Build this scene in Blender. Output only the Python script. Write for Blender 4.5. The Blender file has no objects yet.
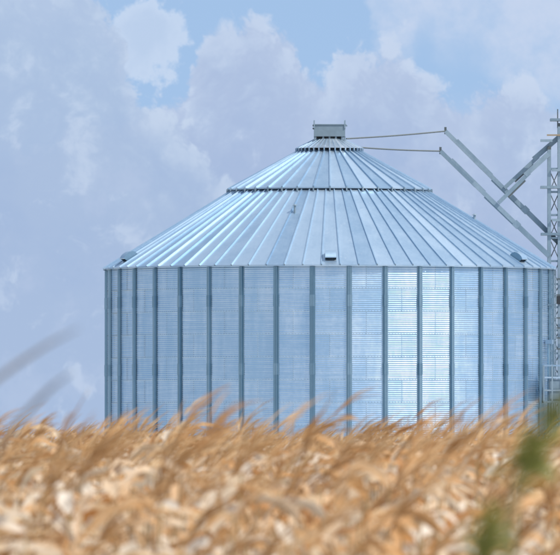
import bpy, math, random
import numpy as np
from mathutils import Vector, Matrix

random.seed(7); rng = np.random.default_rng(11)
R_ = math.radians
S = bpy.context.scene
C = S.collection

# ------------------------------------------------------------------ camera
D0 = 352.0            # metres from the lens to the axis of the bin
FPX = 9000.0          # focal length in photo pixels
HOR = 441.0           # horizon row
CAM = Vector((-1.936, -D0, 2.6))
cd = bpy.data.cameras.new('camera'); cam = bpy.data.objects.new('camera', cd); C.objects.link(cam)
cd.sensor_width = 36.0; cd.lens = 36.0 * FPX / 560.0
cam.location = CAM
cam.rotation_euler = (R_(90) + math.atan((HOR - 277.5) / FPX), 0, 0)
cd.clip_start = 0.5; cd.clip_end = 30000
cd.dof.use_dof = True; cd.dof.focus_distance = 215.0; cd.dof.aperture_fstop = 0.5786 / 0.041
S.camera = cam

# ------------------------------------------------------------------ render look
S.view_settings.view_transform = 'Standard'; S.view_settings.look = 'None'
S.view_settings.exposure = 0.5; S.view_settings.gamma = 1.0

# ------------------------------------------------------------------ sun + world
SUN_AZ, SUN_EL = 60.0, 49.0       # azimuth from "towards the camera" to the right
a, e = R_(SUN_AZ), R_(SUN_EL)
sdir = Vector((math.sin(a) * math.cos(e), -math.cos(a) * math.cos(e), math.sin(e)))
sd = bpy.data.lights.new('sun', 'SUN'); sd.energy = 3.2; sd.angle = R_(0.53); sd.color = (1.0, 0.955, 0.89)
sun = bpy.data.objects.new('sun', sd); C.objects.link(sun)
sun.rotation_euler = (-sdir).to_track_quat('-Z', 'Y').to_euler(); sun.location = (60, -120, 90)


def lin(r, g, b):
    f = lambda c: (c / 255 / 12.92) if c / 255 <= 0.04045 else ((c / 255 + 0.055) / 1.055) ** 2.4
    return (f(r), f(g), f(b), 1.0)


class NT:
    def __init__(s, tree): s.t = tree; s.n = tree.nodes; s.l = tree.links
    def new(s, typ, **kw):
        n = s.n.new(typ)
        for k, v in kw.items(): setattr(n, k, v)
        return n
    def put(s, sock, v):
        if isinstance(v, bpy.types.NodeSocket): s.l.new(v, sock)
        elif v is not None: sock.default_value = v
    def m(s, op, a, b=None, c=None, clamp=False):
        n = s.new('ShaderNodeMath', operation=op); n.use_clamp = clamp
        s.put(n.inputs[0], a); s.put(n.inputs[1], b); s.put(n.inputs[2], c)
        return n.outputs[0]
    def smooth(s, x, lo, hi, a=0.0, b=1.0):
        n = s.new('ShaderNodeMapRange', interpolation_type='SMOOTHSTEP')
        s.put(n.inputs[0], x); s.put(n.inputs[1], lo); s.put(n.inputs[2], hi); s.put(n.inputs[3], a); s.put(n.inputs[4], b)
        return n.outputs[0]
    def mix(s, f, a, b, blend='MIX'):
        n = s.new('ShaderNodeMix', data_type='RGBA', blend_type=blend)
        s.put(n.inputs[0], f); s.put(n.inputs[6], a); s.put(n.inputs[7], b)
        return n.outputs[2]
    def vscale(s, v, k):
        n = s.new('ShaderNodeVectorMath', operation='MULTIPLY'); s.put(n.inputs[0], v)
        s.put(n.inputs[1], k if isinstance(k, tuple) else (k, k, k)); return n.outputs[0]
    def noise(s, v, scale, detail=4, rough=0.55, dist=0.0, color=False):
        n = s.new('ShaderNodeTexNoise'); s.put(n.inputs['Vector'], v)
        n.inputs['Scale'].default_value = scale; n.inputs['Detail'].default_value = detail
        n.inputs['Roughness'].default_value = rough; n.inputs['Distortion'].default_value = dist
        return n.outputs['Color' if color else 'Fac']
    def curve(s, x, pts):
        n = s.new('ShaderNodeFloatCurve'); c = n.mapping.curves[0]
        n.mapping.clip_min_y = -10; n.mapping.clip_max_y = 10
        while len(c.points) < len(pts): c.points.new(0.5, 0.5)
        for p, (px, py) in zip(c.points, pts): p.location = (px, py)
        n.mapping.update(); s.put(n.inputs['Value'], x); n.inputs['Factor'].default_value = 1.0
        return n.outputs[0]


w = bpy.data.worlds.new('World'); S.world = w; w.use_nodes = True
W = NT(w.node_tree); W.n.clear()
tc = W.new('ShaderNodeTexCoord').outputs['Generated']
sep = W.new('ShaderNodeSeparateXYZ'); W.put(sep.inputs[0], tc)
az = W.m('ARCTAN2', sep.outputs[0], sep.outputs[1]); el = W.m('ARCSINE', sep.outputs[2])
K = FPX / 560.0
dirv = W.vscale(tc, K)                                   # one unit = 3.6 degrees of sky
u0 = W.m('MULTIPLY_ADD', az, K, 0.5)
v0 = W.m('MULTIPLY_ADD', el, -K, HOR / 560.0)
wn = W.new('ShaderNodeSeparateColor'); W.put(wn.inputs[0], W.noise(dirv, 5.0, 7, 0.6, color=True))
wb = W.new('ShaderNodeSeparateColor'); W.put(wb.inputs[0], W.noise(dirv, 15.0, 5, 0.6, color=True))
def warp(x, c1, c2, k1, k2):
    return W.m('ADD', x, W.m('ADD', W.m('MULTIPLY', W.m('SUBTRACT', c1, 0.5), k1), W.m('MULTIPLY', W.m('SUBTRACT', c2, 0.5), k2)))
u = warp(u0, wn.outputs[0], wb.outputs[0], 0.085, 0.05)
v = warp(v0, wn.outputs[1], wb.outputs[1], 0.085, 0.05)
# clear sky
sky = W.new('ShaderNodeTexSky', sky_type='NISHITA'); sky.sun_disc = False
sky.sun_elevation = R_(SUN_EL); sky.sun_rotation = math.atan2(sdir.x, sdir.y)
sky.air_density = 1.0; sky.dust_density = 0.4; sky.ozone_density = 2.0
lift = W.new('ShaderNodeVectorMath', operation='MULTIPLY_ADD'); W.put(lift.inputs[0], tc)
lift.inputs[1].default_value = (1, 1, 0.75); lift.inputs[2].default_value = (0, 0, 0.28)
nrm = W.new('ShaderNodeVectorMath', operation='NORMALIZE'); W.put(nrm.inputs[0], lift.outputs[0])
W.put(sky.inputs[0], nrm.outputs[0])
GAIN = 10.0 / 2 ** 0.5
def ck(r, g, b, k=1.0):
    c = lin(r, g, b); return (c[0] * GAIN * k, c[1] * GAIN * k, c[2] * GAIN * k, 1)
col = W.mix(1.0, sky.outputs[0], (1.42, 1.39, 1.31, 1), 'MULTIPLY')
col = W.mix(0.32, col, ck(178, 202, 233))                  # thin high haze over the whole clear sky
# broken cumulus over the whole of the higher sky
hi = W.noise(W.vscale(tc, (1, 1, 2.2)), 2.6, 8, 0.58, 0.3)
hm = W.m('MULTIPLY', W.smooth(hi, 0.44, 0.58), W.smooth(v0, 0.0, -0.9))
col = W.mix(W.m('MULTIPLY', hm, 0.85), col, W.mix(W.smooth(hi, 0.52, 0.72), ck(236, 242, 252), ck(196, 208, 230)))
# soft veil
fn = W.noise(dirv, 2.4, 6, 0.6)
fn2 = W.noise(dirv, 7.0, 6, 0.62)
wv = W.new('ShaderNodeVectorMath', operation='MULTIPLY_ADD'); W.put(wv.inputs[0], W.noise(dirv, 4.0, 4, 0.55, color=True)); wv.inputs[1].default_value = (0.16,) * 3; W.put(wv.inputs[2], dirv)
fn3 = W.m('ABSOLUTE', W.m('SUBTRACT', W.noise(wv.outputs[0], 9.0, 7, 0.6), 0.5))        # billows: creases between rounded puffs
X = lambda px: (px / 560.0 + 0.25) / 1.5
Yv = lambda py: py / 560.0
uc = W.m('DIVIDE', W.m('ADD', u, 0.25), 1.5, clamp=True)
def top(pts): return W.curve(uc, [(X(x), Yv(y) + 0.3) for x, y in pts])        # +0.3 keeps values positive
def depth(pts): return W.m('ADD', W.m('SUBTRACT', v, top(pts)), 0.3)
sB = depth([(-140, -60), (330, -60), (356, -40), (380, 56), (408, 74), (424, 46), (450, 70), (475, 62), (500, 88), (560, 110), (700, 60)])
veil = W.m('MULTIPLY', W.smooth(sB, 0.03, -0.07), W.smooth(v0, -0.6, -0.05))
col = W.mix(W.m('MULTIPLY', veil, W.smooth(fn2, 0.3, 0.6, 0.3, 0.95)), col, ck(198, 213, 238))
# bright knot of cloud behind the left bank
du = W.m('DIVIDE', W.m('SUBTRACT', u, Yv(148)), Yv(46)); dv = W.m('DIVIDE', W.m('SUBTRACT', v, Yv(40)), Yv(42))
rr = W.m('SQRT', W.m('ADD', W.m('MULTIPLY', du, du), W.m('MULTIPLY', dv, dv)))
rr = W.m('ADD', rr, W.m('ADD', W.m('MULTIPLY', W.m('SUBTRACT', fn2, 0.5), 1.5), W.m('MULTIPLY', W.m('SUBTRACT', 0.09, fn3), 1.6)))
col = W.mix(W.m('MULTIPLY', W.smooth(rr, 1.05, 0.85), 0.9), col, W.mix(W.smooth(rr, 0.3, 1.0), ck(190, 209, 236), ck(200, 217, 241)))
# cloud banks, far to near
def bank(col, pts, c_edge, c_mid, c_low, soft=0.036, amt=0.95):
    s_ = W.m('ADD', depth(pts), W.m('MULTIPLY', W.m('SUBTRACT', fn3, 0.08), 0.34))
    s2 = W.m('ADD', s_, W.m('MULTIPLY', W.m('SUBTRACT', fn2, 0.5), 0.18))
    s3 = W.m('ADD', s_, W.m('MULTIPLY', W.m('SUBTRACT', fn, 0.5), 0.5))
    c = W.mix(W.smooth(s2, 0.0, 0.13), c_edge, c_mid)
    c = W.mix(W.smooth(s3, 0.05, 0.5), c, c_low)
    c = W.mix(W.smooth(fn3, 0.10, 0.0, 0.0, 0.6), c, c_low)
    c = W.mix(W.smooth(fn3, 0.07, 0.18, 0.0, 0.65), c, c_edge)
    return W.mix(W.m('MULTIPLY', W.smooth(s_, 0.0, soft), amt), col, c)
col = bank(col, [(-140, 150), (110, 110), (150, 86), (180, 80), (194, 44), (214, 18), (236, 14), (252, 0), (276, 8), (298, 22), (306, 46), (322, 58),
                 (330, 68), (340, 50), (356, 40), (380, 42), (404, 38), (416, 54), (428, 70), (446, 82), (462, 92), (482, 74), (504, 66), (526, 70), (548, 92), (600, 110), (700, 60)],
           ck(201, 216, 239), ck(181, 199, 228), ck(170, 188, 221))
col = bank(col, [(-140, -40), (60, -30), (100, -6), (117, 12), (125, 40), (136, 62), (152, 84), (185, 116), (220, 150), (260, 190), (320, 230), (700, 240)],
           ck(198, 214, 237), ck(179, 199, 227), ck(169, 190, 222), 0.03, 0.93)
# wispy blue-grey hollows and paler puffs inside the banks
inb = W.smooth(v0, 0.12, 0.25)
col = W.mix(W.m('MULTIPLY', W.m('MULTIPLY', W.smooth(fn, 0.50, 0.68), inb), 0.55), col, ck(157, 181, 219))
col = W.mix(W.m('MULTIPLY', W.m('MULTIPLY', W.smooth(fn2, 0.50, 0.66), inb), 0.30), col, ck(190, 205, 232))
bg = W.new('ShaderNodeBackground'); bg.inputs[1].default_value = 0.1; W.put(bg.inputs[0], col)
wo = W.new('ShaderNodeOutputWorld'); W.l.new(bg.outputs[0], wo.inputs[0])


# ------------------------------------------------------------------ helpers
def tag(o, label=None, cat=None, group=None, kind=None):
    for k, val in (('label', label), ('category', cat), ('group', group), ('kind', kind)):
        if val: o[k] = val
    return o
def empty(name, loc=(0, 0, 0)):
    o = bpy.data.objects.new(name, None); C.objects.link(o); o.location = loc; o.empty_display_size = 0.3; return o
def mesh(name, verts, faces, mat, smooth=False):
    me = bpy.data.meshes.new(name)
    me.from_pydata([tuple(p) for p in verts], [], [tuple(f) for f in faces])
    me.materials.append(mat)
    if smooth: me.polygons.foreach_set('use_smooth', [True] * len(me.polygons))
    me.update(); return me
def link(name, me, parent=None, loc=(0, 0, 0), rot=(0, 0, 0)):
    o = bpy.data.objects.new(name, me); C.objects.link(o); o.parent = parent; o.location = loc; o.rotation_euler = rot; return o
class MB:
    def __init__(s): s.v = []; s.f = []
    def add(s, v, f):
        b = len(s.v); s.v += [tuple(p) for p in v]; s.f += [tuple(i + b for i in q) for q in f]; return s
    def box(s, c, d, mtx=None):
        x, y, z = [k / 2 for k in d]
        p = [Vector((i * x, j * y, k * z)) for i in (-1, 1) for j in (-1, 1) for k in (-1, 1)]
        if mtx is not None: p = [mtx @ q for q in p]
        p = [q + Vector(c) for q in p]
        return s.add(p, [(0, 1, 3, 2), (4, 6, 7, 5), (0, 4, 5, 1), (2, 3, 7, 6), (0, 2, 6, 4), (1, 5, 7, 3)])
    def bar(s, a, b, w, h=None, up=(0, 0, 1)):          # rectangular bar from a to b
        a, b = Vector(a), Vector(b); h = h or w; t = (b - a); L = t.length; t.normalize(); upv = Vector(up)
        if abs(t.dot(upv)) > 0.98: upv = Vector((0, 1, 0))
        x = t.cross(upv).normalized(); y = x.cross(t)
        p = [q + x * i * w / 2 + y * j * h / 2 for q in (a, b) for i, j in ((-1, -1), (1, -1), (1, 1), (-1, 1))]
        return s.add(p, [(3, 2, 1, 0), (4, 5, 6, 7), (0, 1, 5, 4), (1, 2, 6, 5), (2, 3, 7, 6), (3, 0, 4, 7)])
    def tube(s, pts, r, n=8, cap=True):
        pts = [Vector(p) for p in pts]; rs = r if isinstance(r, (list, tuple)) else [r] * len(pts); vs = []; fs = []
        for i, p in enumerate(pts):
            t = (pts[min(i + 1, len(pts) - 1)] - pts[max(i - 1, 0)]).normalized()
            ref = Vector((0, 0, 1)) if abs(t.z) < 0.9 else Vector((0, 1, 0))
            x = t.cross(ref).normalized(); y = x.cross(t)
            vs += [p + (x * math.cos(k * 2 * math.pi / n) + y * math.sin(k * 2 * math.pi / n)) * rs[i] for k in range(n)]
        for i in range(len(pts) - 1):
            for k in range(n):
                fs.append((i * n + k, i * n + (k + 1) % n, (i + 1) * n + (k + 1) % n, (i + 1) * n + k))
        if cap: fs += [tuple(range(n))[::-1], tuple((len(pts) - 1) * n + k for k in range(n))]
        return s.add(vs, fs)
    def mesh(s, name, mat, smooth=False): return mesh(name, s.v, s.f, mat, smooth)
    def build(s, name, mat, parent=None, loc=(0, 0, 0), rot=(0, 0, 0), smooth=False):
        return link(name, s.mesh(name, mat, smooth), parent, loc, rot)
def P(x, y, Y):
    """a point of the place that lies at depth Y (metres behind the axis) in the direction of photo pixel x, y"""
    d = D0 + Y; return Vector((CAM.x + (x - 280) * d / FPX, Y, CAM.z + (HOR - y) * d / FPX))

# ------------------------------------------------------------------ materials
def principled(name):
    m = bpy.data.materials.new(name); m.use_nodes = True; t = NT(m.node_tree)
    return m, t, m.node_tree.nodes['Principled BSDF'], m.node_tree.nodes['Material Output']
def galv(name, c1, c2, rough=0.36, rvar=0.12, metal=1.0, streak=(2.2, 2.2, 0.35), bump=0.0, spots=0.0, rk=0.35, band=False):
    m, t, b, o = principled(name)
    pos = t.new('ShaderNodeNewGeometry').outputs['Position']
    rnd = t.new('ShaderNodeObjectInfo').outputs['Random']
    n1 = t.noise(t.vscale(pos, streak), 1.0, 6, 0.6); n2 = t.noise(pos, 9.0, 5, 0.65); n3 = t.noise(pos, 0.7, 3)
    f = t.m('MULTIPLY_ADD', n1, 0.55, t.m('MULTIPLY_ADD', n2, 0.25, t.m('MULTIPLY', rnd, rk)))
    if band: f = t.m('ADD', f, t.m('MULTIPLY', t.m('SUBTRACT', t.noise(t.vscale(pos, (0.5, 0.5, 13.0)), 1.0, 4, 0.6), 0.5), 0.5))
    f = t.smooth(f, 0.3, 0.85)
    colr = t.mix(f, c1, c2)
    if spots:
        colr = t.mix(t.m('MULTIPLY', t.smooth(t.noise(t.vscale(pos, (1, 1, 0.8)), 3.2, 6, 0.7), 0.6, 0.72), spots), colr, (0.78, 0.82, 0.86, 1))
    t.put(b.inputs['Base Color'], colr); b.inputs['Metallic'].default_value = metal
    t.put(b.inputs['Roughness'], t.m('ADD', t.m('MULTIPLY', n2, rvar), t.m('MULTIPLY_ADD', rnd, rvar * 0.12, rough - rvar * 0.6)))
    if bump:
        bp = t.new('ShaderNodeBump'); bp.inputs['Strength'].default_value = 1.0; bp.inputs['Distance'].default_value = bump
        t.put(bp.inputs['Height'], n3); t.put(b.inputs['Normal'], bp.outputs[0])
    return m
def plain(name, c, rough=0.6, metal=0.0, var=0.25, scale=6.0):
    m, t, b, o = principled(name)
    pos = t.new('ShaderNodeNewGeometry').outputs['Position']
    f = t.noise(pos, scale, 5, 0.6)
    t.put(b.inputs['Base Color'], t.mix(f, tuple(k * (1 - var) for k in c[:3]) + (1,), tuple(min(1, k * (1 + var)) for k in c[:3]) + (1,)))
    b.inputs['Roughness'].default_value = rough; b.inputs['Metallic'].default_value = metal
    return m
M = {}
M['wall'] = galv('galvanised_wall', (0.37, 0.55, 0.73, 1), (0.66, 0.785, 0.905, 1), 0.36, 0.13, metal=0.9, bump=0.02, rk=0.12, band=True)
M['stiff'] = galv('galvanised_stiffener', (0.21, 0.34, 0.43, 1), (0.32, 0.46, 0.55, 1), 0.40, 0.1)
M['roof'] = galv('galvanised_roof', (0.31, 0.455, 0.60, 1), (0.50, 0.63, 0.745, 1), 0.45, 0.12, metal=0.8, rk=0.4, streak=(1.1, 1.1, 1.1), spots=0.35)
M['rib'] = galv('shade_toned_rib', (0.28, 0.42, 0.56, 1), (0.44, 0.58, 0.70, 1), 0.5, 0.1, metal=0.8)  # shade of the rib sides put into the colour, darker than the pans
M['cap'] = galv('weathered_cap', (0.42, 0.52, 0.60, 1), (0.66, 0.73, 0.79, 1), 0.5, 0.1, streak=(3, 3, 3), spots=0.8)
M['bolt'] = plain('bolt_zinc', (0.27, 0.37, 0.47), 0.5, 0.6, 0.2)
M['steel'] = galv('tower_steel', (0.20, 0.28, 0.34, 1), (0.34, 0.43, 0.49, 1), 0.5, 0.1, metal=0.6)
M['dark'] = plain('dark_interior', (0.03, 0.035, 0.04), 0.8)
M['boxpaint'] = plain('grey_box_paint', (0.21, 0.28, 0.33), 0.5, 0.3, 0.2)
M['conc'] = plain('concrete', (0.35, 0.34, 0.32), 0.9)
M['orange'] = plain('orange_paint', (0.32, 0.24, 0.15), 0.6)
M['wire'] = plain('rod_steel', (0.10, 0.12, 0.125), 0.6, 0.3, 0.1, 2.0)

# ------------------------------------------------------------------ ground
m, t, b, o = principled('field_soil')
pos = t.new('ShaderNodeNewGeometry').outputs['Position']
t.put(b.inputs['Base Color'], t.mix(t.smooth(t.noise(pos, 0.15, 8, 0.65), 0.35, 0.65), (0.17, 0.155, 0.115, 1), (0.30, 0.26, 0.19, 1)))
b.inputs['Roughness'].default_value = 0.95
gs = 9000
gv = []; gf = []
ticks = sorted(set([-gs, -3000, -1000, -400, -200, -100, -50, 0, 50, 100, 200, 400, 1000, 3000, gs]))
for y in ticks:
    for x in ticks: gv.append((x, y, 0.0 if max(abs(x), abs(y)) < 500 else 0.25 * math.sin(x * 0.0013) * math.cos(y * 0.0017)))
n = len(ticks)
for j in range(n - 1):
    for i in range(n - 1): gf.append((j * n + i, j * n + i + 1, (j + 1) * n + i + 1, (j + 1) * n + i))
tag(link('ground', mesh('ground', gv, gf, m)), kind='structure')

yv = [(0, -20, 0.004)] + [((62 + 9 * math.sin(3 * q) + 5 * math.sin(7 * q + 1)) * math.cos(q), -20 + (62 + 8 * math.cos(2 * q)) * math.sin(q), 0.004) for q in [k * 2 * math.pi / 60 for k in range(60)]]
tag(link('reflector_disc', mesh('reflector_disc', yv, [(0, 1 + k, 1 + (k + 1) % 60) for k in range(60)], plain('pale_reflector', (0.46, 0.45, 0.43), 0.95, 0, 0.2, 0.8))), kind='structure')  # unseen pale disc, added to brighten the reflections in the bin wall

# ------------------------------------------------------------------ grain bin
NS = 39; STEP = 2 * math.pi / NS; R0 = 8.70
Z_EAVE = 9.33; RING = 0.872; NR = 11
grain_bin = tag(empty('grain_bin'), 'large round corrugated steel grain bin with ribbed conical roof, standing behind the maize', 'grain bin')
FRONT = -math.pi / 2                                        # bearing of the camera side
fb = MB(); nn = 60
fb.add([(r * math.cos(k * 2 * math.pi / nn), r * math.sin(k * 2 * math.pi / nn), z) for z, r in ((-0.3, 9.1), (0.12, 9.1)) for k in range(nn)],
       [(k, (k + 1) % nn, nn + (k + 1) % nn, nn + k) for k in range(nn)] + [tuple(nn + k for k in range(nn))])
fb.build('foundation', M['conc'], grain_bin)
def sheet_mesh(span, ncol, dr):
    vs = []; fs = []; per = 6; nc = 11; rows = nc * per + 1
    for j in range(rows + 1):
        z = -RING + RING * j / (rows - 1) if j < rows else 0.03
        off = 0.0055 * math.sin(2 * math.pi * j / per) + dr + (0.004 if j >= rows - 2 else 0) + (-0.004 if j == 0 else 0)
        for i in range(ncol + 1):
            an = (i / ncol - 0.5) * (span + 0.005); ph = (an + STEP / 2) % STEP - STEP / 2
            k = R0 * (1 - 0.6 * (1 - math.cos(STEP / 2) / math.cos(ph)) * (1 if span > 1.5 * STEP else 0)) + off
            vs.append((k * math.cos(an), k * math.sin(an), z))
    for j in range(rows):
        for i in range(ncol): fs.append((j * (ncol + 1) + i, j * (ncol + 1) + i + 1, (j + 1) * (ncol + 1) + i + 1, (j + 1) * (ncol + 1) + i))
    # bolt heads along the bottom lap and up the end lap
    n_sheet = len(fs); nb = int(span / STEP * 12)
    bolts = [((-0.5 + (k + 0.5) / nb) * span, -RING + 0.035) for k in range(nb)]
    bolts += [(span * 0.5 - q, -RING * (k + 0.5) / 11) for k in range(11) for q in (0.004,)]
    for an, zb in bolts:
        rr = R0 - 0.6 * R0 * (1 - math.cos(STEP / 2) / math.cos((an + STEP / 2) % STEP - STEP / 2)) + dr + 0.001
        c, s_ = math.cos(an), math.sin(an); bs = len(vs)
        for rad, h in ((rr, 0.014), (rr + 0.011, 0.009)):
            for dx, dz in ((-1, -1), (1, -1), (1, 1), (-1, 1)):
                vs.append((rad * c - dx * h * s_, rad * s_ + dx * h * c, zb + dz * h))
        fs += [(bs + 4, bs + 5, bs + 6, bs + 7)] + [(bs + q, bs + (q + 1) % 4, bs + 4 + (q + 1) % 4, bs + 4 + q) for q in range(4)]
    me = mesh('wall_sheet', vs, fs, M['wall'], True); me.materials.append(M['bolt'])
    me.polygons.foreach_set('material_index', [0] * n_sheet + [1] * (len(fs) - n_sheet)); return me
two = [sheet_mesh(2 * STEP, 16, 0.0), sheet_mesh(2 * STEP, 16, 0.0035)]; one = sheet_mesh(STEP, 7, 0.0018)
for r in range(NR):
    ztop = Z_EAVE - 0.05 - r * RING
    start = FRONT - 19 * STEP + (0 if r % 2 else STEP) + STEP * 0.0
    for k in range(19):
        link('wall_sheet', two[(k + r) % 2], grain_bin, (0, 0, ztop), (0, 0, start + (2 * k) * STEP))
    link('wall_sheet', one, grain_bin, (0, 0, ztop), (0, 0, start + 37.5 * STEP))
# upright stiffeners: hat sections with splice sleeves
def hat(z0, z1, w, dpt, base):
    prof = [(-w / 2 - 0.045, base), (-w / 2 - 0.045, base + 0.006), (-w / 2, base + 0.006), (-w / 2 + 0.012, base + dpt), (-0.02, base + dpt), (-0.012, base + dpt - 0.014),
            (0.012, base + dpt - 0.014), (0.02, base + dpt), (w / 2 - 0.012, base + dpt), (w / 2, base + 0.006), (w / 2 + 0.045, base + 0.006), (w / 2 + 0.045, base)]
    n_ = len(prof); vs = [(rad, tt, z) for z in (z0, z1) for tt, rad in prof]
    fs = [(i, (i + 1) % n_, n_ + (i + 1) % n_, n_ + i) for i in range(n_)]
    fs += [tuple(range(n_))[::-1], tuple(n_ + i for i in range(n_))]
    return vs, fs
hv, hf = hat(0.12, Z_EAVE - 0.06, 0.125, 0.085, R0 + 0.008); stiff_me = mesh('stiffener', hv, hf, M['stiff'])
sv, sf = hat(-0.22, 0.22, 0.145, 0.096, R0 + 0.009); splice_me = mesh('splice_sleeve', sv, sf, M['stiff'])
for k in range(NS):
    st = link('stiffener', stiff_me, grain_bin, (0, 0, 0), (0, 0, FRONT + (k + 0.5) * STEP))
    for z in (Z_EAVE - 0.06 - 1.5 * RING - (0.0 if k % 2 else 0.0), Z_EAVE - 0.06 - 4.5 * RING, Z_EAVE - 0.06 - 7.5 * RING):
        link('splice_sleeve', splice_me, st, (0, 0, z))
# roof
def roof_panel_mesh(r_out, z_out, r_in, z_in, nseg, rib_h, rib_w, lip=0.05, name='roof_panel', mat=None):
    """a folded wedge: flat pan with an upstanding rib along one side; local x is radial"""
    st = 2 * math.pi / nseg; vs = []; fs = []; nr = 5
    sl = math.atan2(z_in - z_out, r_out - r_in); nx, nz = math.sin(sl), math.cos(sl)
    for j in range(nr + 1):
        q = j / nr; r = r_out + (r_in - r_out) * q; z = z_out + (z_in - z_out) * q
        half = r * math.tan(st / 2); rw = min(rib_w, half * 0.5); sag = 0.012 * math.sin(math.pi * q)
        cols = [(-half - rw * 0.5, 0), (-half - rw * 0.34, rib_h), (-half + rw * 0.34, rib_h), (-half + rw * 0.5, 0), (-half * 0.35, -sag * 0.4), (half * 0.35, -sag * 0.4), (half - rw * 0.5 + 0.006, 0.0)]
        for tt, h in cols: vs.append((r + nx * h, tt, z + nz * h))
    m_ = 7
    for j in range(nr):
        for i in range(m_ - 1): fs.append((j * m_ + i, j * m_ + i + 1, (j + 1) * m_ + i + 1, (j + 1) * m_ + i))
    # turned-down lip and rib end
    b0 = len(vs); half = r_out * math.tan(st / 2)
    vs += [(r_out, -half, z_out - lip), (r_out, half, z_out - lip)]
    fs.append((3, 4, 5, 6, b0 + 1, b0)); fs.append((0, 1, 2, 3))
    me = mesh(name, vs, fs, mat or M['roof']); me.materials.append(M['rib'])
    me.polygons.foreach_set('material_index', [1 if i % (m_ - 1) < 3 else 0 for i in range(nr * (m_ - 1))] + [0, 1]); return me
R_E, R_M, Z_M, R_T, Z_T = 8.85, 3.91, 12.33, 1.29, 13.94
slope1 = (Z_M - Z_EAVE) / (R_E - R_M)
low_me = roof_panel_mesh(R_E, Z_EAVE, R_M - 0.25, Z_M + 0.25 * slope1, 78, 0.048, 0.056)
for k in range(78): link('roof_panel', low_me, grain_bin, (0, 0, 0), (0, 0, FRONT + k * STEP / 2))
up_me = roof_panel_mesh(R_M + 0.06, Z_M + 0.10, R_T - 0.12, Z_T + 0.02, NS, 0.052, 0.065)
cap_me = roof_panel_mesh(R_T + 0.03, Z_T + 0.11, 0.60, Z_T + 0.47, NS, 0.008, 0.02, 0.015, 'cap_panel', M['cap'])
brk = MB().box((R_M + 0.08, 0, Z_M + 0.03), (0.10, 0.05, 0.17)).mesh('rib_bracket', M['steel'])
brk2 = MB().box((R_T + 0.02, 0, Z_T + 0.055), (0.06, 0.05, 0.10)).mesh('rib_bracket', M['roof'])
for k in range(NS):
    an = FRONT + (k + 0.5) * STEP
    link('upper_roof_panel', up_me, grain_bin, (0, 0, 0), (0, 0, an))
    link('cap_panel', cap_me, grain_bin, (0, 0, 0), (0, 0, an))
    link('rib_bracket', brk, grain_bin, (0, 0, 0), (0, 0, FRONT + k * STEP))
    link('rib_bracket', brk2, grain_bin, (0, 0, 0), (0, 0, FRONT + k * STEP))
def cyl(r, z0, z1, n_=39, cap=False):
    b_ = MB(); b_.add([(r * math.cos(k * 2 * math.pi / n_), r * math.sin(k * 2 * math.pi / n_), z) for z in (z0, z1) for k in range(n_)],
                      [(k, (k + 1) % n_, n_ + (k + 1) % n_, n_ + k) for k in range(n_)] + ([tuple(n_ + k for k in range(n_))] if cap else [])); return b_
cyl(R_M - 0.32, Z_M - 0.05, Z_M + 0.24).build('gap_shade_ring', M['dark'], grain_bin)  # these two dark rings carry the painted shade inside the tier gaps
cyl(R_T - 0.16, Z_T - 0.15, Z_T + 0.16).build('gap_shade_ring', M['dark'], grain_bin)
cyl(R0 - 0.05, Z_EAVE - 0.16, Z_EAVE - 0.03, 78).build('eave_ring', M['steel'], grain_bin)
# filler box on the peak
ztop = Z_T + 0.45
pk = empty('peak_hatch'); pk.parent = grain_bin; pk.location = (0, 0, ztop)
cyl(0.52, -0.06, 0.10, 24).build('collar', M['dark'], pk)
for x in (-0.58, -0.25, 0.0, 0.25, 0.50, 0.6):
    for y in (-0.5, 0.5): MB().box((x * 0.98, y, 0.035), (0.07, 0.06, 0.15)).build('foot_bracket', M['boxpaint'], pk)
hb = MB(); hb.box((0, 0, 0.335), (1.22, 1.12, 0.45)); hb.build('hatch_body', M['boxpaint'], pk)
MB().box((0, 0, 0.575), (1.30, 1.18, 0.028)).build('hatch_lid', M['boxpaint'], pk)
for x in (-0.60, 0.60):
    MB().bar((x, -0.57, 0.42), (x, -0.57, 0.74), 0.05).build('corner_post', M['steel'], pk)
    MB().bar((x, 0.57, 0.42), (x, 0.57, 0.74), 0.05).build('corner_post', M['steel'], pk)
for z in (0.42, 0.53): MB().box((-0.635, -0.5, z), (0.05, 0.09, 0.06)).build('latch', M['dark'], pk)
MB().box((0.655, -0.4, 0.53), (0.08, 0.10, 0.05)).build('latch', M['steel'], pk)
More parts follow.
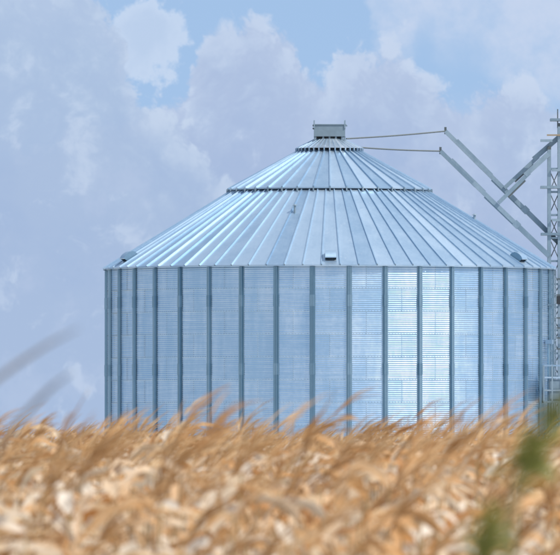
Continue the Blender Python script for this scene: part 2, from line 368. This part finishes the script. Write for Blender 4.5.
# hooded roof vents: a dome rounded up-slope, open down-slope
def vent(k, rad, scale=1.0):
    an = FRONT + k * STEP / 2; sl = math.atan(slope1)
    e_ = empty('roof_vent'); e_.parent = grain_bin
    z = Z_EAVE + (R_E - rad) * slope1
    e_.location = (rad * math.cos(an), rad * math.sin(an), z); e_.rotation_euler = (0, sl, an)       # local x runs down-slope, z off the sheet
    e_.scale = (scale,) * 3
    w_ = 0.21; prof = [(-0.27, 0.0), (-0.265, 0.08), (-0.23, 0.16), (-0.16, 0.225), (-0.06, 0.255), (0.06, 0.25), (0.16, 0.225), (0.25, 0.165)]
    n_ = len(prof); vs = [(x, y, z) for y in (-w_, w_) for x, z in prof]
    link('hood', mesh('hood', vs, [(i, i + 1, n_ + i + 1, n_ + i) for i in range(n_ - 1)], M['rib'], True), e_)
    for y in (-w_, w_):                                   # half-round cheeks, their shade put into a darker metal colour
        link('cheek', mesh('cheek', [(x, y * 1.01, z) for x, z in prof] + [(0.17, y * 1.01, 0.0)], [tuple(range(n_ + 1))], M['stiff']), e_)
    MB().box((0.04, 0, 0.11), (0.02, 2 * w_ - 0.02, 0.20)).build('opening_shade', M['dark'], e_)  # dark sheet painting the shade inside the vent mouth
    MB().bar((0.252, -w_ - 0.01, 0.16), (0.252, w_ + 0.01, 0.16), 0.02, 0.03).build('rim', M['roof'], e_)
    MB().box((0.0, 0, 0.012), (0.66, 0.46, 0.02)).build('flashing', M['roof'], e_)
    return e_
vent(0, 8.40); vent(13, 8.38, 1.05); vent(-15, 8.30, 1.1)
def small_pipe(an, rad, h=0.28):
    p = MB(); p.tube([(0, 0, -0.05), (0, 0, h)], 0.05, 8); p.tube([(0, 0, h), (0, 0, h + 0.05)], [0.11, 0.03], 8)
    z = Z_EAVE + (R_E - rad) * slope1
    p.build('breather_pipe', M['steel'], grain_bin, (rad * math.cos(an), rad * math.sin(an), z))
small_pipe(FRONT - math.asin(35 / 140), 5.45); small_pipe(FRONT + math.asin(143.5 / 146), 5.75, 0.2)
# access ladder on the right flank
lad = empty('ladder'); lad.parent = grain_bin; lad.rotation_euler = (0, 0, FRONT + R_(78.5))
for s_ in (-1, 1): MB().bar((R0 + 0.24, s_ * 0.21, 0.3), (R0 + 0.24, s_ * 0.21, Z_EAVE - 0.1), 0.05, 0.05).build('rail', M['steel'], lad)
rung = MB().bar((R0 + 0.24, -0.21, 0), (R0 + 0.24, 0.21, 0), 0.03, 0.03).mesh('rung', M['steel'])
for k in range(29): link('rung', rung, lad, (0, 0, 0.5 + 0.3 * k))
for z in (2.5, 4.3, 6.1, 7.9):
    for s_ in (-1, 1): MB().bar((R0 + 0.0, s_ * 0.21, z), (R0 + 0.25, s_ * 0.21, z), 0.04, 0.06).build('standoff', M['steel'], lad)
# conduit on the wall near the right edge
cdt = MB(); cdt.tube([(R0 + 0.14, 0, 0.3), (R0 + 0.14, 0, 6.45)], 0.055, 8); cdt.build('conduit', M['stiff'], grain_bin, rot=(0, 0, FRONT + R_(74.2)))
MB().box((R0 + 0.17, 0, 6.45), (0.26, 0.26, 0.16)).build('conduit_bracket', M['roof'], grain_bin, rot=(0, 0, FRONT + R_(74.2)))

# ------------------------------------------------------------------ lattice tower behind the right edge of the bin
YA, YB = 2.9, 3.35
tw = tag(empty('lattice_tower', (P(549.5, 300, YA).x, YA, 0)), 'slim steel lattice tower with side platforms at the right edge, behind the bin', 'tower')
o0 = tw.location
def tl(p): return tuple(Vector(p) - o0)
xl, xr = P(549.4, 0, YA).x, P(559.6, 0, YA).x
zA, zB = P(0, 149, YA).z, P(0, 126, YA).z
for x, z in ((xl, zA), (xr, zB)):
    for y in (YA, YB):
        MB().bar(tl((x, y, 0)), tl((x, y, z)), 0.135, 0.135).build('leg', M['steel'], tw)
        MB().box(tl((x, y, z + 0.05)), (0.14, 0.14, 0.14)).build('leg_cap', M['wire'], tw)
lev = [0.6 + 1.82 * 0.5 * k for k in range(0, 40)]
lev = [z for z in lev if z < zA - 0.2]
for i, z in enumerate(lev):
    for y in (YA, YB): MB().bar(tl((xl, y, z)), tl((xr, y, z)), 0.05, 0.07).build('crossbar', M['steel'], tw)
    for x in (xl, xr): MB().bar(tl((x, YA, z)), tl((x, YB, z)), 0.05, 0.07).build('crossbar', M['steel'], tw)
    if i + 1 < len(lev):
        z1 = lev[i + 1]; p, q = ((xl, xr) if i % 2 else (xr, xl))
        MB().bar(tl((p, YA - 0.02, z)), tl((q, YA - 0.02, z1)), 0.03, 0.035).build('diagonal', M['wire'], tw)
        MB().bar(tl((q, YB + 0.02, z)), tl((p, YB + 0.02, z1)), 0.03, 0.035).build('diagonal', M['wire'], tw)
for (x0, y, x1) in ((550.5, 119.5, 580), (540.5, 140.5, 552.5), (540.8, 187, 575), (541.2, 234, 575), (551.8, 170, 572), (552, 220, 572)):
    a_ = P(x0, y, YA - 0.1); b_ = P(x1, y, YA - 0.1)
    big = y in (187, 234, 119.5)
    MB().box(tl(((a_.x + b_.x) / 2, YA + (0.22 if big else -0.1), a_.z)), (b_.x - a_.x, 0.75 if big else 0.12, 0.10)).build('platform', M['steel'], tw)
a_ = P(547, 135, YA - 0.1); b_ = P(562, 135, YA - 0.1)
MB().bar(tl(a_), tl(b_), 0.07, 0.06).build('marker_bar', M['orange'], tw)
MB().tube([tl(P(557.8, 128, YA)), tl(P(557.8, 109, YA))], 0.022, 6).build('aerial', M['wire'], tw)
MB().bar(tl(P(567, 235, YA)), tl(P(567, 112, YA)), 0.115).build('upper_mast', M['steel'], tw)
a_ = P(558.5, 300, YA - 0.15); MB().box(tl(a_), (0.22, 0.22, 0.32)).build('junction_box', M['dark'], tw)
for y in (279, 295, 318, 328, 338, 349):
    a_, b_ = P(555.0, y, YA - 0.2), P(566, y, YA - 0.2); MB().bar(tl(a_), tl(b_), 0.045, 0.05).build('side_rung', M['wire'], tw)
for z in (60, 97): pass
# twin inclined arms carried by the tower, each of lapped lengths, with a brace and a tie rod to the roof peak
def arm(tip, foot, br_top, br_low, tie_end, Y, label):
    root = tag(empty('inclined_arm', P(foot[0], foot[1], Y)), label, 'steel arm', 'inclined arms between tower and bin roof'); ro = root.location
    L = lambda p: Vector(p) - ro
    T, F = P(*tip, Y - 0.3), P(*foot, Y - 0.12); d = F - T; nrm_ = Vector((d.z, 0, -d.x)).normalized()
    if nrm_.z < 0: nrm_ = -nrm_
    at = lambda q, s_=0.0: T + d * q + nrm_ * s_
    MB().bar(L(at(0.0)), L(at(0.33, -0.01)), 0.13, 0.16).build('beam', M['steel'], root)
    MB().bar(L(at(0.09, 0.075)), L(at(0.40, 0.06)), 0.13, 0.10).build('beam', M['steel'], root)
    MB().bar(L(at(0.30, 0.0)), L(at(0.74, 0.0)), 0.15, 0.17).build('beam', M['steel'], root)
    MB().bar(L(at(0.42, -0.10)), L(at(0.72, -0.09)), 0.10, 0.06).build('stiffening_bar', M['steel'], root)
    MB().bar(L(at(0.70, 0.0)), L(at(1.0, 0.0)), 0.17, 0.19).build('beam', M['steel'], root)
    MB().box(L(at(0.70, 0.0)), (0.26, 0.2, 0.26), Matrix.Rotation(math.atan2(-d.z, d.x), 3, 'Y')).build('splice_plate', M['steel'], root)
    MB().bar(L(at(0) - Vector((0, 0, 0.12))), L(at(0) + Vector((0, 0, 0.16))), 0.09).build('tip_post', M['wire'], root)
    BT, BL = P(*br_top, Y - 0.14), P(*br_low, Y - 0.30); bd = BT - BL
    bn = Vector((-bd.z, 0, bd.x)).normalized()
    MB().bar(L(BL), L(BL + bd * 0.62), 0.12, 0.15).build('brace', M['steel'], root)
    MB().bar(L(BL + bd * 0.55 + bn * 0.05), L(BT), 0.14, 0.19).build('brace', M['steel'], root)
    MB().bar(L(BL + bd * 0.16 - bn * 0.11), L(BL + bd * 0.5 - bn * 0.11), 0.06, 0.06).build('stiffening_bar', M['wire'], root)
    pts = []
    E = Vector(tie_end)
    for i in range(9):
        q = i / 8; p = T.lerp(E, q); p.z -= 0.025 * math.sin(math.pi * q); pts.append(L(p))
    MB().tube(pts, 0.032, 6).build('tie_rod', M['wire'], root)
    return root
arm((440.5, 151), (549.2, 256), (548.5, 154), (498.5, 203), (1.10, 0.35, P(0, 147.2, 0.35).z), YA, 'lower steel arm with brace and tie rod, footed on the tower leg nearest the roof')
arm((445.5, 131), (559.5, 243.5), (559.2, 137), (504.5, 188), (0.66, 0.2, P(0, 138.6, 0.2).z), YB + 0.35, 'upper steel arm with brace, its tie rod reaching the hatch on the roof peak')

# ------------------------------------------------------------------ service platform at the right flank
Yp = -3.6
sp = tag(empty('service_platform', (P(550, 0, Yp).x, Yp, 0)), 'small railed steel service platform with a cabinet at the bin\'s right flank', 'platform'); so = sp.location
ls = lambda p: Vector(p) - so
zd, zr, zm = P(0, 402, Yp).z, P(0, 365.5, Yp).z, P(0, 377.5, Yp).z
x0, x1 = P(543.5, 0, Yp).x, P(572, 0, Yp).x
MB().box(ls(((x0 + x1) / 2, Yp + 0.45, zd)), (x1 - x0, 1.0, 0.07)).build('deck', M['steel'], sp)
for px in (543.8, 552.3, 571.5):
    for y in (Yp, Yp + 0.9):
        x = P(px, 0, Yp).x; MB().bar(ls((x, y, 0 if px > 550 else zd)), ls((x, y, zr)), 0.055).build('post', M['steel'], sp)
for z in (zr, zm, zd + 0.45):
    for y in (Yp, Yp + 0.9): MB().bar(ls((x0, y, z)), ls((x1, y, z)), 0.05, 0.055).build('rail', M['roof'] if z > zd + 0.5 else M['steel'], sp)
cb = MB().box(ls((P(557, 0, Yp).x, Yp + 0.5, zd + 0.035 + 0.42)), (0.62, 0.5, 0.84)).build('cabinet', M['boxpaint'], sp)
MB().box(ls((P(557, 0, Yp).x, Yp + 0.24, zd + 0.035 + 0.42)), (0.52, 0.02, 0.72)).build('cabinet_door', M['steel'], cb)

# ------------------------------------------------------------------ maize
def leafmat(name, stops, trans=0.48, rough=0.7, scale=14.0, tint=(1.0, 0.88, 0.72, 1)):
    m, t, b, o = principled(name)
    geo = t.new('ShaderNodeNewGeometry'); pos = geo.outputs['Position']
    rnd = t.m('FRACT', t.m('ADD', geo.outputs['Random Per Island'], t.new('ShaderNodeObjectInfo').outputs['Random']))
    cr = t.new('ShaderNodeValToRGB'); el_ = cr.color_ramp.elements
    while len(el_) < len(stops): el_.new(0.5)
    for e_, (p, c) in zip(el_, stops): e_.position = p; e_.color = c
    t.put(cr.inputs[0], t.m('MULTIPLY_ADD', t.noise(pos, scale, 5, 0.65), 0.4, t.m('MULTIPLY_ADD', rnd, 0.9, -0.14)))
    t.put(b.inputs['Base Color'], cr.outputs[0]); b.inputs['Roughness'].default_value = rough
    b.inputs['Specular IOR Level'].default_value = 0.25
    tr = t.new('ShaderNodeBsdfTranslucent'); t.put(tr.inputs[0], t.mix(1.0, cr.outputs[0], tint, 'MULTIPLY'))
    mx = t.new('ShaderNodeMixShader'); mx.inputs[0].default_value = trans
    t.l.new(b.outputs[0], mx.inputs[1]); t.l.new(tr.outputs[0], mx.inputs[2]); t.l.new(mx.outputs[0], o.inputs[0])
    return m
M['leaf'] = leafmat('dry_maize_leaf', [(0.0, (0.54, 0.25, 0.09, 1)), (0.22, (0.73, 0.45, 0.22, 1)), (0.46, (0.84, 0.64, 0.43, 1)), (0.7, (0.89, 0.77, 0.60, 1)), (1.0, (0.92, 0.86, 0.76, 1))])
M['tassel'] = leafmat('dry_tassel', [(0.0, (0.42, 0.22, 0.09, 1)), (0.5, (0.64, 0.41, 0.20, 1)), (1.0, (0.82, 0.62, 0.38, 1))], 0.35)
M['greytassel'] = leafmat('grey_tassel', [(0.0, (0.14, 0.13, 0.125, 1)), (1.0, (0.28, 0.25, 0.23, 1))], 0.1)
M['stalk'] = leafmat('dry_stalk', [(0.0, (0.30, 0.18, 0.08, 1)), (1.0, (0.52, 0.38, 0.2, 1))], 0.05)
M['husk'] = leafmat('dry_husk', [(0.0, (0.55, 0.42, 0.26, 1)), (1.0, (0.82, 0.74, 0.58, 1))], 0.2)
M['weed'] = leafmat('green_weed_leaf', [(0.0, (0.20, 0.21, 0.05, 1)), (0.5, (0.32, 0.32, 0.10, 1)), (1.0, (0.48, 0.46, 0.2, 1))], 0.5, tint=(1.0, 1.0, 0.7, 1))
M['weedstem'] = leafmat('weed_stem', [(0.0, (0.10, 0.10, 0.04, 1)), (1.0, (0.2, 0.18, 0.08, 1))], 0.05)

WIND = np.array([1.0, -0.12, 0.0])
def unit(v_): return v_ / (np.linalg.norm(v_) + 1e-9)
def strand(p0, d0, L, n_, bend, g, jit, rg):
    """centreline that starts along d0 and is pushed by the wind (bend) and gravity (g)"""
    p = np.array(p0, float); d = unit(np.array(d0, float)); pts = [p.copy()]
    for i in range(n_):
        d = unit(d + (WIND * bend + np.array([0, 0, -g])) * (1.0 / n_) * (0.5 + i / n_) + rg.normal(0, jit, 3))
        p = p + d * (L / n_); pts.append(p.copy())
    return np.array(pts)
def ribbon(pts, widths, tw0, tw1, fold, rg, cols=3):
    n_ = len(pts); vs = []; fs = []
    for i, p in enumerate(pts):
        t_ = unit(pts[min(i + 1, n_ - 1)] - pts[max(i - 1, 0)])
        ref = np.array([0, 0, 1.0]) if abs(t_[2]) < 0.92 else np.array([0, 1.0, 0])
        x = unit(np.cross(t_, ref)); y = np.cross(x, t_)
        an = tw0 + (tw1 - tw0) * i / (n_ - 1); xx = x * math.cos(an) + y * math.sin(an); yy = -x * math.sin(an) + y * math.cos(an)
        wd = widths[i]
        if cols == 3:
            cr = rg.normal(0, 0.2, 2) * wd
            vs += [p - xx * wd / 2 + yy * (fold * wd + cr[0]), p, p + xx * wd / 2 + yy * (fold * wd + cr[1])]
        else: vs += [p - xx * wd / 2, p + xx * wd / 2]
    c = cols
    for i in range(n_ - 1):
        for k in range(c - 1): fs.append((i * c + k, i * c + k + 1, (i + 1) * c + k + 1, (i + 1) * c + k))
    return vs, fs
def make_leaf(rg, z, side, segs=8, wind=1.0):
    L = rg.uniform(0.2, 0.46); azm = (0 if side > 0 else math.pi) + rg.normal(0, 0.9); e0 = R_(rg.uniform(0, 45))
    d0 = (math.cos(azm) * math.cos(e0), math.sin(azm) * math.cos(e0), math.sin(e0))
    for tries in range(6):
        pts = strand((0, 0, z), d0, L, segs, rg.uniform(0.4, 1.7) * wind, rg.uniform(0.6, 3.2), 0.22, rg)
        if pts[:, 2].max() < z + 0.17: break
        d0 = (d0[0], d0[1], d0[2] * 0.6)
    wd = rg.uniform(0.038, 0.07); q = np.linspace(0, 1, segs + 1)
    widths = wd * np.clip(np.minimum(0.45 + q * 3, (1 - q) ** 0.75 * 1.25), 0.06, 1.0)
    return ribbon(pts, widths, rg.normal(0, 0.5), rg.normal(0, 2.4), rg.uniform(0.1, 0.6), rg)
def tassel_strands(rg, top, nb, segs):
    out = []; lean = rg.uniform(0.3, 0.9)
    ax = strand(top, (lean, rg.normal(0, .08), 1), rg.uniform(0.38, 0.56), segs, rg.uniform(0.3, 1.0), 0.04, 0.015, rg); out.append(ax)
    for k in range(nb):
        q = rg.uniform(0.08, 0.5); i = q * segs; j = int(i); p0 = ax[j] + (ax[j + 1] - ax[j]) * (i - j); d = unit(ax[j + 1] - ax[j])
        sp_ = rg.normal(0, 0.26, 3)
        out.append(strand(p0, d + sp_ + np.array([0.05, 0, 0.05]), rg.uniform(0.16, 0.34), max(segs - 1, 3), rg.uniform(0.5, 1.3), rg.uniform(0.0, 0.5), 0.03, rg))
    return out
def make_tassel(rg, top, nb=6, segs=7, wd=0.009, flat=False):
    V = []; F = []
    for s_ in tassel_strands(rg, top, nb, segs):
        n_ = len(s_); q = np.linspace(0, 1, n_); wz = wd * rg.uniform(0.8, 1.25) * np.clip(np.minimum(0.45 + q * 2.2, (1.05 - q) * 2.2), 0.2, 1) * (1 + 0.25 * (np.arange(n_) % 2))
        tw = rg.uniform(0, 3)
        for extra in ((0,) if flat else (0, math.pi / 2)):
            vs, fs = ribbon(s_, wz, tw + extra, tw + extra + 1.5, 0, rg, 2); b_ = len(V); V += vs; F += [tuple(i + b_ for i in f) for f in fs]
    return V, F
def stalk_pts(rg, H):
    ln = rg.uniform(0.02, 0.08)
    return [np.array([ln * (z / H) ** 2 * H * 0.6, 0.0, z]) for z in np.linspace(0, H, 6)]
def tube_np(pts, r0, r1, n_=5):
    V = []; F = []; m_ = len(pts)
    for i, p in enumerate(pts):
        r = r0 + (r1 - r0) * i / (m_ - 1)
        V += [p + np.array([math.cos(k * 2 * math.pi / n_) * r, math.sin(k * 2 * math.pi / n_) * r, 0]) for k in range(n_)]
    for i in range(m_ - 1):
        for k in range(n_): F.append((i * n_ + k, i * n_ + (k + 1) % n_, (i + 1) * n_ + (k + 1) % n_, (i + 1) * n_ + k))
    return V, F
H0 = 2.38                                               # height of the tassel's foot on a full plant
def maize_variant(seed):
    rg = np.random.default_rng(seed); H = H0 + rg.normal(0, 0.03); parts = []
    sp_ = stalk_pts(rg, H); v_, f_ = tube_np(sp_, 0.013, 0.005)
    parts.append(('stalk', mesh('stalk', v_, f_, M['stalk'], True)))
    nl = 13; zs = np.linspace(0.85, H - 0.02, nl)
    for i, z in enumerate(zs):
        v_, f_ = make_leaf(rg, z, 1 if i % 2 else -1)
        xo = np.interp(z, [p[2] for p in sp_], [p[0] for p in sp_]); v_ = [p + np.array([xo, 0, 0]) for p in v_]
        parts.append(('leaf', mesh('leaf', v_, f_, M['leaf'], True)))
    if seed % 7 in (0, 3):
        v_, f_ = make_tassel(rg, sp_[-1]); parts.append(('tassel', mesh('tassel', v_, f_, M['tassel'])))
    # ear in its husk, hanging off the stalk
    ez = rg.uniform(1.15, 1.45); ea = rg.uniform(0, 6.28); b_ = MB()
    dv_ = Vector((math.cos(ea), math.sin(ea), -0.5)).normalized(); p0 = Vector((0.02, 0, ez))
    b_.tube([p0 + dv_ * q for q in (0, 0.04, 0.10, 0.17, 0.23, 0.27)], [0.008, 0.022, 0.030, 0.027, 0.017, 0.004], 7)
    parts.append(('ear', b_.mesh('ear', M['husk'], True)))
    return parts
variants = [maize_variant(100 + i) for i in range(28)]
def plant(name, vi, loc, rz, sc):
    r = empty(name, loc); r.rotation_euler = (0, 0, rz); r.scale = (sc, sc, sc)
    for nm, me in variants[vi % len(variants)]: link(nm, me, r)
    return r
# planting grid: rows run across the view, the first one about 30 m from the lens
Z0, Z1 = 33.0, 215.0
spots = []
zrow = Z0
while zrow < Z1:
    hw = 0.0311 * zrow + (1.6 if zrow < 90 else 0.9); dens = 0.19 if zrow < 75 else (0.24 if zrow < 120 else 0.34)
    x = -hw - random.random() * dens
    while x < hw:
        xx = x + random.gauss(0, 0.03); zz = zrow + random.gauss(0, 0.06)
        edge = max(0.0, min(1.0, (zz - 34.0) / 26.0)) ** 0.7                       # the outer rows stand shorter
        wob = 0.022 * math.sin(xx * 2.1 + zz * 0.35) + 0.018 * math.sin(xx * 0.9 - zz * 0.13 + 1.0)
        hgt = 0.892 + 0.094 * edge + wob + random.gauss(0, 0.033)
        spots.append((zz, xx, hgt)); x += dens * random.uniform(0.8, 1.2)
    zrow += 0.76 if zrow < 120 else 1.1
spots.sort()
inview = [s_ for s_ in spots if abs(s_[1]) < 0.0311 * s_[0] + 0.1]
near = set(inview[:300]); rest = [s_ for s_ in spots if s_ not in near]
for i, (zz, xx, hg) in enumerate(inview[:300]):
    p = plant('maize_plant', random.randrange(28), (CAM.x + xx, CAM.y + zz, 0), random.gauss(0, 0.6), hg)
    tag(p, 'dry tan maize plant with pale curled leaves, in the blurred nearest rows', 'maize plant', 'maize plants in the nearest rows')
# everything farther back is one standing crop
def crop_variant(seed, far):
    rg = np.random.default_rng(seed); H = H0 + rg.normal(0, 0.03); V = []; F = []; G = []
    def put(vs, fs, mi):
        b_ = len(V); V.extend(vs); F.extend([tuple(i + b_ for i in f) for f in fs]); G.extend([mi] * len(fs))
    sp_ = stalk_pts(rg, H)
    put(*tube_np([sp_[0], sp_[3], sp_[5]], 0.013, 0.005, 3), 0)
    for i, z in enumerate(np.linspace(1.55 if not far else 1.8, H + 0.02, 10 if not far else 7)):
        vs, fs = make_leaf(rg, z, 1 if i % 2 else -1, 5 if not far else 4); put([p + np.array([np.interp(z, [p_[2] for p_ in sp_], [p_[0] for p_ in sp_]), 0, 0]) for p in vs], fs, 1)
    if rg.random() < 0.30: put(*make_tassel(rg, sp_[-1], 7 if not far else 6, 6 if not far else 5, 0.010 if not far else 0.012, flat=True), 2)
    return np.array(V), F, G
cv = [crop_variant(500 + i, False) for i in range(24)]; cf = [crop_variant(700 + i, True) for i in range(16)]
allV = []; loops = []; tot = []; mats = []; base = 0
for (zz, xx, hg) in rest:
    Vv, Ff, Gg = random.choice(cv if zz < 110 else cf)
    an = random.gauss(0, 0.35); c_, s_ = math.cos(an), math.sin(an)
    A = Vv * hg; A = np.stack([A[:, 0] * c_ - A[:, 1] * s_ + CAM.x + xx, A[:, 0] * s_ + A[:, 1] * c_ + CAM.y + zz, A[:, 2]], 1)
    allV.append(A); fl = np.array(Ff) + base; loops.append(fl.reshape(-1)); tot.append(len(Ff)); mats.append(np.array(Gg)); base += len(Vv)
AV = np.concatenate(allV); LP = np.concatenate(loops); MI = np.concatenate(mats); nf = len(MI)
me = bpy.data.meshes.new('maize_crop'); me.vertices.add(len(AV)); me.vertices.foreach_set('co', AV.astype(np.float32).reshape(-1))
me.loops.add(len(LP)); me.loops.foreach_set('vertex_index', LP.astype(np.int32))
me.polygons.add(nf); me.polygons.foreach_set('loop_start', (np.arange(nf) * 4).astype(np.int32)); me.polygons.foreach_set('loop_total', np.full(nf, 4, np.int32))
for k in ('stalk', 'leaf', 'tassel'): me.materials.append(M[k])
me.polygons.foreach_set('material_index', MI.astype(np.int32)); me.update(calc_edges=True); me.validate()
tag(link('maize_crop', me), 'standing crop of dry brown maize stretching back towards the bin', 'maize crop', kind='stuff')
print('maize plants', len(spots), 'in view', len(inview), 'faces', nf)

# two tall tassels close to the lens at the left, far out of focus
def tall_plant(px, z, H, strands_, label, seed):
    rg = np.random.default_rng(seed)
    X0 = CAM.x + (px - 280) * z / FPX; root = tag(empty('tall_maize_plant', (X0, CAM.y + z, 0)), label, 'maize plant', 'tall maize plants near the lens')
    v_, f_ = tube_np([np.array([0, 0, q]) for q in np.linspace(0, H, 6)], 0.013, 0.005); link('stalk', mesh('stalk', v_, f_, M['stalk'], True), root)
    for i, zz in enumerate(np.linspace(0.6, H - 0.55, 7)):
        v_, f_ = make_leaf(rg, zz, 1 if i % 2 else -1); link('leaf', mesh('leaf', v_, f_, M['leaf'], True), root)
    V = []; F = []
    for pts in strands_:
        pts = np.array([[CAM.x + (x - 280) * z / FPX - X0, dy, CAM.z + (HOR - y) * z / FPX] for x, y, dy in pts])
        n_ = len(pts); q = np.linspace(0, 1, n_)
        for tw in (0, 1.57):
            vs, fs = ribbon(pts, 0.0115 * np.clip(np.minimum(0.5 + q * 3, (1.06 - q) * 3), 0.25, 1), tw, tw + 0.5, 0, rg, 2); b_ = len(V); V += vs; F += [tuple(i + b_ for i in f) for f in fs]
    link('tassel', mesh('tassel', V, F, M['greytassel']), root)
Hh = CAM.z + (HOR - 432) * 21 / FPX
tall_plant(-62, 21.0, Hh, [[(-62, 432, 0), (-40, 408, 0), (-10, 384, .01), (20, 362, .02), (48, 344, .03), (79, 328, .03)]],
           'very blurred grey-brown tassel high at the left edge against the sky, the upper one', 5)
Hh = CAM.z + (HOR - 470) * 21 / FPX
tall_plant(-14, 21.4, Hh, [[(-14, 470, 0), (2, 444, 0), (20, 420, .01), (38, 400, .02), (54, 385, .02), (72, 372, .03)]],
           'very blurred grey-brown tassel at the left edge against the sky, the lower one', 6)

# green weeds near the lens at the right
def weed(path, z, wdt, label, seed, n_leaf):
    rg = np.random.default_rng(seed)
    pts = np.array([[CAM.x + (x - 280) * z / FPX, CAM.y + z, CAM.z + (HOR - y) * z / FPX] for x, y in path])
    foot = pts[0].copy(); foot[2] = 0; foot[0] -= 0.12
    root = tag(empty('green_weed', tuple(foot)), label, 'weed', 'green weeds at the field edge'); P_ = pts - foot
    low = [np.array([0, 0, 0]), np.array([0.02, 0, P_[0][2] * 0.4]), np.array([0.06, 0, P_[0][2] * 0.75])]
    v_, f_ = tube_np(low + [p for p in P_], 0.011, 0.003); link('stem', mesh('stem', v_, f_, M['weedstem'], True), root)
    V = []; F = []
    for k in range(n_leaf):
        q = rg.uniform(0, 1) ** 0.9 * (len(P_) - 1); j = min(int(q), len(P_) - 2); p = P_[j] + (P_[j + 1] - P_[j]) * (q - j)
        d = unit(unit(P_[j + 1] - P_[j]) * 0.8 + rg.normal(0, 0.75, 3)); L = wdt * rg.uniform(0.5, 1.2) * (1.0 - 0.45 * q / (len(P_) - 1))
        s_ = strand(p, d, L, 3, 0.5, 0.3, 0.05, rg)
        vs, fs = ribbon(s_, L * 0.28 * np.array([0.4, 1.0, 0.8, 0.1]), rg.uniform(0, 3), rg.uniform(0, 3), 0.15, rg, 2); b_ = len(V); V += vs; F += [tuple(i + b_ for i in f) for f in fs]
    link('foliage', mesh('foliage', V, F, M['weed']), root)
    V = []; F = []
    for k in range(60):
        zq = rg.uniform(0.25, 0.82); p = np.array([0.06 * zq, 0, P_[0][2] * zq]); s_ = strand(p, unit(rg.normal(0, 1, 3)), rg.uniform(0.06, 0.13), 3, 0.3, 0.4, 0.05, rg)
        vs, fs = ribbon(s_, 0.035 * np.array([0.4, 1.0, 0.8, 0.1]), 0, 0.5, 0.1, rg, 2); b_ = len(V); V += vs; F += [tuple(i + b_ for i in f) for f in fs]
    link('lower_foliage', mesh('lower_foliage', V, F, M['weed']), root)
weed([(516, 484), (521, 468), (529, 450), (541, 428), (556, 410), (572, 396)], 18.0, 0.08, 'blurred green weed spike leaning right at the right edge of the frame', 21, 70)
weed([(476, 578), (480, 558), (485, 540), (490, 524), (495, 516)], 16.0, 0.07, 'blurred green weed spike low in the frame, left of the other green spike', 22, 70)
